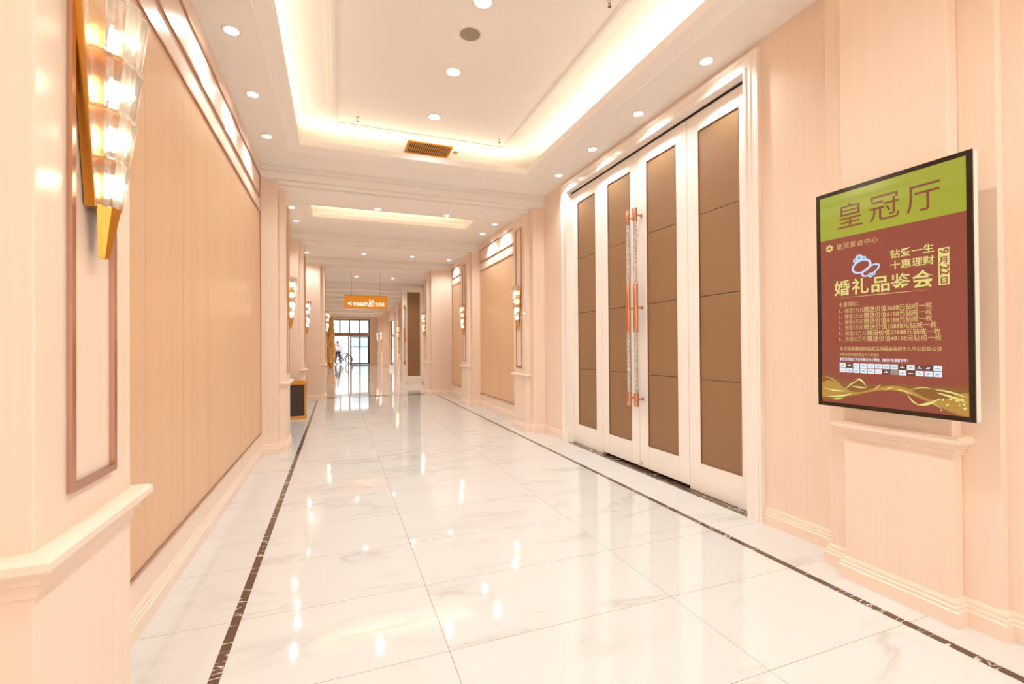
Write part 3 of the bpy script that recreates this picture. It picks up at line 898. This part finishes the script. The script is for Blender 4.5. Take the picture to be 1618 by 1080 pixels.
for r in range(2):
    for k in range(13):
        x = -0.2315 + k * 0.0362; y = 0.2215 - r * 0.0275
        mi = 1 if (r, k) in dark else (3 if (r, k) == (1, 7) else 0)
        quad(b, [(x, y), (x + 0.0325, y), (x + 0.0325, y + 0.0245), (x, y + 0.0245)], mi=mi)
        n = rnd.randint(1, 3)
        ix, iy = x + 0.006, y + 0.008
        wq = 0.0325 - 0.012
        m2 = 0 if mi == 1 else 2
        if mi != 3:
            quad(b, [(ix, iy), (ix + wq * 0.6, iy), (ix + wq, iy + 0.007), (ix + wq * 0.3, iy + 0.008)] if n == 1 else [(ix, iy), (ix + wq, iy), (ix + wq, iy + 0.004), (ix, iy + 0.004)], z=ZT + 0.0003, mi=m2)
            if n == 3: quad(b, [(ix + 0.006, iy + 0.006), (ix + 0.014, iy + 0.006), (ix + 0.010, iy + 0.013)], z=ZT + 0.0003, mi=m2)
obj('sponsor_logo_tiles', b, [SC_WHITE, SC_DARK, SC_TEAL, SC_GREY], scr)
# two diamond rings
def ell(cx, cy, rx, ry, rot, n=40):
    return [(cx + rx * math.cos(t) * math.cos(rot) - ry * math.sin(t) * math.sin(rot), cy + rx * math.cos(t) * math.sin(rot) + ry * math.sin(t) * math.cos(rot)) for t in [2 * PI * i / n for i in range(n)]]
def band(b, cx, cy, rx, ry, rot, wd, z, mi=0):
    o1 = ell(cx, cy, rx, ry, rot); i1 = ell(cx, cy, rx - wd, ry - wd * 0.8, rot)
    for i in range(len(o1)):
        j = (i + 1) % len(o1)
        quad(b, [o1[i], o1[j], i1[j], i1[i]], z, mi)
b = B()
band(b, -0.111, 0.765, 0.052, 0.036, 0.35, 0.012, ZT)
band(b, -0.066, 0.738, 0.050, 0.024, 0.5, 0.010, ZT + 0.0003)
for cx, cy, r in ((-0.122, 0.812, 0.020), (-0.098, 0.806, 0.013), (-0.142, 0.800, 0.012), (-0.066, 0.712, 0.013), (-0.050, 0.718, 0.009)):
    quad(b, [(cx + r * math.cos(a), cy + r * math.sin(a)) for a in [k * PI / 4 + 0.2 for k in range(8)]], ZT + 0.0005)
    quad(b, [(cx + r * 0.5 * math.cos(a), cy + r * 0.5 * math.sin(a)) for a in [k * PI / 3 for k in range(6)]], ZT + 0.0008, 1)
obj('ring_picture', b, [SC_BLUE, SC_TEAL], scr)['label'] = 'pale blue picture of two diamond rings'
# twisted golden silk along the bottom
b = B()
def silk(f0, f1, x0, x1, mi, z, n=40):
    for i in range(n):
        a = x0 + (x1 - x0) * i / n; c = x0 + (x1 - x0) * (i + 1) / n
        quad(b, [(a, f0(a)), (c, f0(c)), (c, f1(c)), (a, f1(a))], z, mi)
XA, XB = -W2 + bz, W2 - bz
env = lambda x: 0.014 + 0.058 * min(1.0, abs(x / 0.30)) ** 1.5
mid = lambda x: 0.118 + 0.012 * math.sin(x * 13 + 0.8) - 0.10 * max(0, x - 0.05) ** 1.2 - 0.05 * max(0, -x - 0.1)
lo = lambda f: (lambda x: max(bz + 0.001, f(x)))
silk(lo(lambda x: mid(x) - env(x)), lo(lambda x: mid(x) + env(x)), XA, XB, 0, ZT)
silk(lo(lambda x: mid(x) - env(x) * 0.85), lo(lambda x: mid(x) + env(x) * (0.05 + 0.55 * math.sin(x * 21 + 1.0))), XA, XB, 1, ZT + 0.0003)
def streak(x0, x1, y0, y1, bow, wd, mi=2):
    n = 16
    c = lambda t: (x0 + (x1 - x0) * t, y0 + (y1 - y0) * t + bow * math.sin(PI * t))
    for i in range(n):
        t0, t1 = i / n, (i + 1) / n
        (xa, ya), (xb, yb) = c(t0), c(t1)
        w0, w1 = wd * math.sin(PI * t0), wd * math.sin(PI * t1)
        quad(b, [(xa, max(bz + 0.001, ya - w0)), (xb, max(bz + 0.001, yb - w1)), (xb, yb + w1 + 1e-5), (xa, ya + w0 + 1e-5)], ZT + 0.0006 + 0.00001 * mi, mi)
for q in ((-0.325, -0.19, 0.10, 0.092, -0.006, 0.004), (-0.30, -0.16, 0.055, 0.085, -0.01, 0.005), (-0.21, -0.13, 0.095, 0.158, 0.006, 0.004), (-0.145, -0.09, 0.158, 0.120, 0.016, 0.006),
          (-0.17, -0.09, 0.120, 0.116, 0.0, 0.004), (-0.32, -0.22, 0.165, 0.115, 0.012, 0.002), (-0.06, -0.02, 0.105, 0.140, 0.004, 0.003), (-0.01, 0.04, 0.110, 0.132, 0.004, 0.003),
          (0.04, 0.12, 0.122, 0.103, 0.004, 0.003), (0.09, 0.14, 0.110, 0.058, -0.012, 0.005), (0.13, 0.23, 0.055, 0.098, -0.012, 0.006), (0.20, 0.33, 0.135, 0.108, 0.006, 0.004),
          (0.21, 0.33, 0.120, 0.085, 0.004, 0.005), (0.10, 0.20, 0.118, 0.135, 0.012, 0.002), (0.16, 0.24, 0.066, 0.040, 0.014, 0.002), (-0.28, -0.21, 0.040, 0.050, 0.0, 0.004)):
    streak(*q)
for k in range(14):
    x = rnd.uniform(0.22, 0.325); y = rnd.uniform(0.03, 0.10); r = rnd.uniform(0.002, 0.006)
    quad(b, [(x + r * math.cos(a), y + r * math.sin(a)) for a in [q * PI / 3 for q in range(6)]], ZT + 0.0009, 2)
obj('gold_silk_picture', b, [SC_GOLD1, SC_GOLD2, SC_GOLD3], scr)['label'] = 'picture of twisted gold silk along the bottom'

# ------------------------------------------------------------------ waste bin
root = empty('waste_bin', (-0.715, 9.58, 0), 'dark leather waste bin with gold rims on the floor by the left wall', 'waste bin')
b = B(); box(b, -0.15, 0.15, -0.15, 0.15, 0.055, 0.635); obj('bin_body', b, BLACKLEATHER, root, bevel=0.006)
b = B(); box(b, -0.158, 0.158, -0.158, 0.158, 0.0, 0.055); obj('bin_base', b, BRASS, root, bevel=0.004)['label'] = 'gold base'
b = B(); box(b, -0.158, 0.158, -0.158, 0.158, 0.635, 0.69); box(b, -0.12, 0.12, -0.12, 0.12, 0.69, 0.70); obj('bin_rim', b, BRASS, root, bevel=0.004)['label'] = 'gold rim'
b = B()
for sx in (-1, 1):
    for sy in (-1, 1): box(b, sx * 0.146 - 0.008, sx * 0.146 + 0.008, sy * 0.146 - 0.008, sy * 0.146 + 0.008, 0.055, 0.635)
obj('corner_trim', b, BRASS, root)

# ------------------------------------------------------------------ hanging toilet sign
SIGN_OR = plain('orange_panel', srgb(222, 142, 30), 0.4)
_p = SIGN_OR.node_tree.nodes['Principled BSDF']; _p.inputs['Emission Color'].default_value = srgb(222, 142, 20); _p.inputs['Emission Strength'].default_value = 0.2  # added glow lifts the poorly lit board
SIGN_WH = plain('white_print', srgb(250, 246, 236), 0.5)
_p = SIGN_WH.node_tree.nodes['Principled BSDF']; _p.inputs['Emission Color'].default_value = srgb(255, 250, 240); _p.inputs['Emission Strength'].default_value = 0.5  # added glow lifts the dim print
sg = empty('toilet_sign', (0.785, 14.0, 2.435), 'orange hanging sign with white TOILET lettering and arrow in mid corridor', 'sign', frame=FACING_CAMERA)
b = B(); box(b, -0.595, 0.595, 0, 0.36, -0.02, 0.02); obj('sign_board', b, SIGN_OR, sg, bevel=0.004)
b = B(); box(b, -0.6, 0.6, 0.352, 0.372, -0.024, 0.024); box(b, -0.6, 0.6, -0.012, 0.006, -0.024, 0.024); obj('edge_rail', b, BRASS, sg)
b = B()
for x in (-0.4, 0.4): lathe(b, [(0.006, 0.37), (0.006, ZC - 2.435)], 8, c=(x, 0, 0), axis='Y')
obj('hanging_rod', b, CHROME, sg)
t = text('arrow_lettering', '<', 0.17, (-0.50, 0.07, 0.0212), SIGN_WH, sg, bold=0.007)
fit(text('toilet_lettering', 'TOILET', 0.12, (-0.37, 0.075, 0.0212), SIGN_WH, sg, bold=0.005), 0.42)
fit(text('washroom_lettering', '洗手间', 0.125, (0.24, 0.068, 0.0212), SIGN_WH, sg, bold=0.002), 0.26)
b = B()
def icon(cx, woman):
    z = 0.0215
    quad(b, [(cx + 0.026 * math.cos(k * PI / 6), 0.222 + 0.028 * math.sin(k * PI / 6)) for k in range(12)], z)
    def ringpoly(outer, inner):
        n = len(outer)
        for i in range(n): quad(b, [outer[i], outer[(i + 1) % n], inner[(i + 1) % n], inner[i]], z)
    if woman: o1 = [(cx - 0.012, 0.19), (cx + 0.012, 0.19), (cx + 0.05, 0.055), (cx - 0.05, 0.055)]
    else: o1 = [(cx - 0.048, 0.19), (cx + 0.048, 0.19), (cx + 0.014, 0.055), (cx - 0.014, 0.055)]
    gx = sum(p[0] for p in o1) / 4; gy = sum(p[1] for p in o1) / 4
    ringpoly(o1, [(gx + (p[0] - gx) * 0.5, gy + (p[1] - gy) * 0.62) for p in o1])
icon(0.10, True); icon(0.175, False)
obj('toilet_icons', b, SIGN_WH, sg)

# ------------------------------------------------------------------ side hall, open door, far corridor
wall('wall_left', [(-4.2, -4, PORTAL[0], HALL_END, 0, 3.8), (-4, XL - 0.25, PORTAL[0] + 0.3, PORTAL[0] + 0.5, 0, 3.8), (-4, XL, HALL_END, HALL_END + 0.2, 0, 3.8),
                   (XL - 0.25, XL, HALL_END, Y_END + 0.3, 0, 4.15)], 'peach walls on the left of the far corridor beyond the portal')
wall('wall_right', [(6, 6.2, PORTAL[0], HALL_END, 0, 3.8), (XR + 0.3, 6, PORTAL[0] + 0.3, PORTAL[0] + 0.5, 0, 3.8), (XR, 6, HALL_END, HALL_END + 0.2, 0, 3.8),
                    (XR, XR + 0.25, HALL_END, Y_END + 0.3, 0, 4.15)], 'peach walls on the right of the far corridor beyond the open brown door')
leaf(5, FACING_CAMERA, (2.56, 16.75, 0), 0.80, 'open white door leaf with brown leather panel standing beyond the portal', handle=-1)
for i, (y, lb) in enumerate(((21.4, 'nearest of three'), (30.0, 'middle of three'), (33.0, 'nearest the entrance'))):
    root = empty('pillar', (XR, y, 0), 'peach pillar of the far corridor right wall, ' + lb, 'pillar', kind='structure')
    b = B(); box(b, 2.74, XR, y - H1, y + H1, 0, Z1); o = obj('back_layer', b, WALL, root); o.location = -root.location
    b = B(); box(b, 2.62, 2.74, y - H2, y + H2, 0, Z2); o = obj('front_layer', b, WALL, root); o.location = -root.location
    b = B(); sweep(b, [(2.74, y - H2), (2.62, y - H2), (2.62, y + H2), (2.74, y + H2)], RAIL_PROF, -1); o = obj('chair_rail', b, PAINT, root); o.location = -root.location
    b = B(); frame_bars(b, 2.62, -1, y - 0.1225, y + 0.1225, 0.985, 3.2); o = obj('rose_gold_frame', b, ROSE, root); o.location = -root.location
for n, y0, y1, lb in ((6, 22.4, 23.9, 'nearer'), (7, 26.0, 28.3, 'farther')):
    root = empty('door_%d' % n, (XR, (y0 + y1) / 2, 0), 'white framed mirrored door on the far right wall, the %s of two' % lb, 'door', kind='structure')
    b = B(); xa = XR - 0.12
    box(b, xa, XR, y0 - 0.2, y0, 0, 3.1); box(b, xa, XR, y1, y1 + 0.2, 0, 3.1); box(b, xa, XR, y0, y1, 2.8, 3.1); box(b, xa, XR, y0, y1, 0, 0.25)
    o = obj('door_casing', b, DOORW, root, bevel=0.006); o.location = -root.location
    b = B(); box(b, XR - 0.09, XR, y0, y1, 0.25, 2.8); o = obj('mirror_pane', b, MIRROR, root); o.location = -root.location
    b = B(); ym = (y0 + y1) / 2
    box(b, xa + 0.01, XR, ym - 0.03, ym + 0.03, 0.25, 2.8); o = obj('meeting_stile', b, DARK, root); o.location = -root.location

# entrance glazing
root = empty('window_1', (0.8, Y_END, 0), 'dark mullioned glazing above and beside the entrance at the corridor end', 'window', kind='structure')
b = B()
def bar(x0, x1, z0, z1, t=0.06): box(b, x0, x1, Y_END - t, Y_END + t, z0, z1)
for x in (-0.62, 0.17, 0.82, 1.51, 2.18): bar(x - 0.045, x + 0.045, 2.32, 3.25)
bar(-0.66, 2.22, 3.22, 3.30)
for x in (0.74, 0.86): bar(x - 0.03, x + 0.03, 0, 2.1)
bar(2.15, 2.22, 0, 2.32); bar(-0.66, -0.59, 0, 2.32)
o = obj('mullion_frame', b, MULLION, root); o.location = -root.location
b = B(); box(b, -0.66, 2.22, Y_END - 0.09, Y_END + 0.09, 2.08, 2.32); o = obj('transom_beam', b, TRANSOM, root); o.location = -root.location
o['label'] = 'brown transom beam'
b = B(); box(b, -0.6, 2.16, Y_END - 0.006, Y_END + 0.006, 2.32, 3.22); o = obj('upper_panes', b, GLASS, root); o.location = -root.location
root = empty('door_8', (1.5, Y_END, 0), 'closed glass entrance door on the right at the corridor end', 'door', kind='structure')
b = B()
bar(0.90, 0.97, 0.02, 2.07, 0.03); bar(2.08, 2.15, 0.02, 2.07, 0.03); bar(1.49, 1.58, 0.02, 2.07, 0.03)
bar(0.97, 2.08, 0.02, 0.13, 0.03); bar(0.97, 2.08, 2.0, 2.07, 0.03); bar(0.97, 2.08, 1.30, 1.33, 0.02)
o = obj('door_stiles', b, MULLION, root); o.location = -root.location
b = B(); box(b, 0.97, 2.08, Y_END - 0.006, Y_END + 0.006, 0.13, 2.0); o = obj('glass_pane', b, GLASS, root); o.location = -root.location
wall('wall_end', [(XL - 0.2, -0.66, Y_END - 0.1, Y_END + 0.1, 0, 4.1), (2.22, XR + 0.25, Y_END - 0.1, Y_END + 0.1, 0, 4.1), (-0.66, 2.22, Y_END - 0.1, Y_END + 0.1, 3.30, 4.1)],
     'peach end wall framing the bright glass entrance')

# outside
PAVE = plain('pale_paving', srgb(214, 212, 208), 0.7, noise=0.04)
b = B(); box(b, -40, 45, 36.2, 90, -0.12, -0.02); tag(obj('ground', b, PAVE), 'sunlit pale paving outside the glass entrance', 'ground', kind='structure')
FACADE = plain('white_facade', srgb(236, 236, 232), 0.7, noise=0.02)
root = empty('building', (3, 66, -0.02), 'pale bright building across the street seen through the entrance glass', 'building', kind='structure')
b = B(); box(b, -22, 25, 0, 8, 0, 16); o = obj('facade', b, FACADE, root)
for i in range(-4, 5):
    for z in (1.0, 5.0, 9.0):
        b = B(); box(b, i * 4.0 - 1.1, i * 4.0 + 1.1, -0.05, 0.05, z, z + 1.7); obj('window', b, plain('dark_pane', srgb(150, 165, 175), 0.2) if 'dark_pane' not in D.materials else D.materials['dark_pane'], root)

# golden pampas column by the entrance
root = empty('golden_plant', (-0.37, 31.0, 0), 'tall column of golden feathery plumes by the left of the entrance', 'plant')
PLUME = plain('golden_plume', srgb(244, 200, 124), 0.8, noise=0.25, nscale=30)
b = B(); rnd = random.Random(5)
for i in range(1500):
    z = rnd.uniform(0.25, 3.1)
    env_r = 0.10 + 0.13 * math.exp(-((z - 1.0) / 0.7) ** 2) + 0.05 * math.exp(-((z - 2.3) / 0.5) ** 2)
    a = rnd.uniform(0, 2 * PI); r = env_r * math.sqrt(rnd.random())
    base = Vector((r * math.cos(a), r * math.sin(a), z))
    out = Vector((math.cos(a), math.sin(a), 0)); ln = rnd.uniform(0.16, 0.30)
    tip = base + out * ln * 0.3 + Vector((0, 0, rnd.choice((-1, 1, 1)) * ln * 0.8))
    midp = (base + tip) / 2 + out * 0.04
    sd = out.cross(Vector((0, 0, 1))) * 0.026
    v = [b.verts.new(p) for p in (base - sd * 0.4, base + sd * 0.4, midp + sd, tip, midp - sd)]
    b.faces.new(v)
obj('plumes', b, PLUME, root)
b = B(); tube(b, [(0, 0, 0.25), (0.01, 0, 1.5), (0, 0, 3.0)], 0.03); obj('stem', b, TRANSOM, root)
b = B(); lathe(b, [(0.10, 0), (0.15, 0.05), (0.17, 0.28), (0.15, 0.32), (0.13, 0.30)], 20); obj('pot', b, BRASS, root, smooth=True)

# person outside
SKIN = plain('skin', srgb(176, 130, 104), 0.6)
SHIRT = plain('white_shirt', srgb(214, 212, 226), 0.8)
TROUS = plain('dark_trousers', srgb(44, 36, 52), 0.8)
HAIR = plain('black_hair', srgb(28, 24, 24), 0.6)
def skin(name, verts, edges, radii, mat, parent, sub=1, root=0):
    me = D.meshes.new(name); me.from_pydata(verts, edges, [])
    me.materials.append(mat)
    o = D.objects.new(name, me); COL.objects.link(o); o.parent = parent
    o.modifiers.new('skin', 'SKIN').use_smooth_shade = True
    for sv, r in zip(me.skin_vertices[0].data, radii):
        sv.radius = r if isinstance(r, tuple) else (r, r)
    me.skin_vertices[0].data[root].use_root = True
    s = o.modifiers.new('sub', 'SUBSURF'); s.levels = sub; s.render_levels = sub
    return o
person = empty('person', (0.02, 37.0, -0.02), 'person in white shirt and dark trousers standing outside the entrance', 'person')
V = [(0, 0, 0.95), (0, 0, 1.15), (0, 0, 1.38), (0, 0, 1.50), (0, 0.02, 1.60), (0, 0.01, 1.70),
     (0.17, 0, 1.40), (0.30, -0.02, 1.16), (0.22, 0.10, 0.98), (-0.17, 0, 1.40), (-0.32, 0.02, 1.18), (-0.22, 0.12, 1.00),
     (0.10, 0, 0.88), (0.15, 0.01, 0.48), (0.17, -0.03, 0.09), (0.18, 0.13, 0.04), (-0.10, 0, 0.88), (-0.14, 0.01, 0.48), (-0.17, -0.03, 0.09), (-0.18, 0.13, 0.04)]
E = [(0, 1), (1, 2), (2, 3), (3, 4), (4, 5), (2, 6), (6, 7), (7, 8), (2, 9), (9, 10), (10, 11), (0, 12), (12, 13), (13, 14), (14, 15), (0, 16), (16, 17), (17, 18), (18, 19)]
rad = [0.12, 0.12, 0.12, 0.055, 0.085, 0.075, 0.055, 0.045, 0.03, 0.055, 0.045, 0.03, 0.085, 0.06, 0.04, 0.035, 0.085, 0.06, 0.04, 0.035]
# fingers: five short chains at each hand
for hi in (8, 11):
    hx_, hy_, hz_ = V[hi]
    for k in range(5):
        i0 = len(V)
        dx = (k - 2) * 0.018
        V.append((hx_ + dx, hy_ + 0.03, hz_ - 0.05 + 0.006 * abs(k - 2))); rad.append(0.009)
        E.append((hi, i0))
        V.append((hx_ + dx * 1.3, hy_ + 0.05, hz_ - 0.085 + 0.010 * abs(k - 2))); rad.append(0.008)
        E.append((i0, i0 + 1))
skin('body', V, E, rad, SKIN, person)
sh = [0, 1, 2, 6, 7, 9, 10]
idx = {v: i for i, v in enumerate(sh)}
skin('shirt', [V[i] for i in sh], [(idx[a], idx[c]) for a, c in E if a in idx and c in idx], [(0.165, 0.13) if i in (0, 1, 2) else 0.07 for i in sh], SHIRT, person)
tr = [0, 12, 13, 14, 16, 17, 18]
idx = {v: i for i, v in enumerate(tr)}
skin('trousers', [V[i] for i in tr], [(idx[a], idx[c]) for a, c in E if a in idx and c in idx], [(0.16, 0.13), 0.11, 0.085, 0.07, 0.11, 0.085, 0.07], TROUS, person)
b = B(); bmesh.ops.create_uvsphere(b, u_segments=16, v_segments=10, radius=0.1)
for v in b.verts: v.co = Vector((v.co.x * 0.95, v.co.y * 1.05 + 0.0, v.co.z * 0.85 + 1.685))
obj('hair', b, HAIR, person, smooth=True)

# bicycle outside
bike = empty('bicycle', (0.46, 37.7, -0.02), 'dark bicycle parked outside behind the person at the entrance', 'bicycle')
BIKE = plain('bike_paint', srgb(50, 62, 84), 0.4)
TYRE = plain('rubber', srgb(40, 42, 48), 0.8)
def wheel(cx, cy):
    pts = [(cx + 0.32 * math.cos(a) * 0.75, cy + 0.32 * math.cos(a) * 0.6, 0.335 + 0.32 * math.sin(a)) for a in [2 * PI * k / 28 for k in range(28)]]
    b = B(); tube(b, pts, 0.04, 6, closed=True); o = obj('wheel', b, TYRE, bike, smooth=True)
    b = B()
    for k in range(0, 28, 2): tube(b, [(cx, cy, 0.335), pts[k]], 0.004, 4)
    obj('spokes', b, CHROME, o)
wheel(-0.38, -0.3); wheel(0.38, 0.3)
b = B()
P = dict(r=(-0.38, -0.3, 0.335), bb=(-0.05, -0.04, 0.30), s=(-0.15, -0.12, 0.78), h=(0.27, 0.21, 0.80), f=(0.38, 0.3, 0.335))
for a, c in (('r', 'bb'), ('r', 's'), ('bb', 's'), ('bb', 'h'), ('s', 'h'), ('h', 'f')): tube(b, [P[a], P[c]], 0.035, 6)
obj('bike_frame', b, BIKE, bike)
b = B(); tube(b, [P['h'], (0.25, 0.2, 0.95)], 0.025, 6); tube(b, [(0.05, 0.42, 0.99), (0.25, 0.2, 0.96), (0.43, -0.05, 0.99)], 0.025, 6); obj('handlebar', b, CHROME, bike)
b = B(); loft(b, [[(-0.30, -0.24, 0.86), (-0.24, -0.28, 0.86), (0.0, 0.0, 0.84), (-0.02, 0.02, 0.84)], [(-0.30, -0.24, 0.91), (-0.24, -0.28, 0.91), (0.0, 0.0, 0.87), (-0.02, 0.02, 0.87)]]); tube(b, [P['s'], (-0.16, -0.13, 0.87)], 0.014, 6); obj('saddle', b, TYRE, bike)
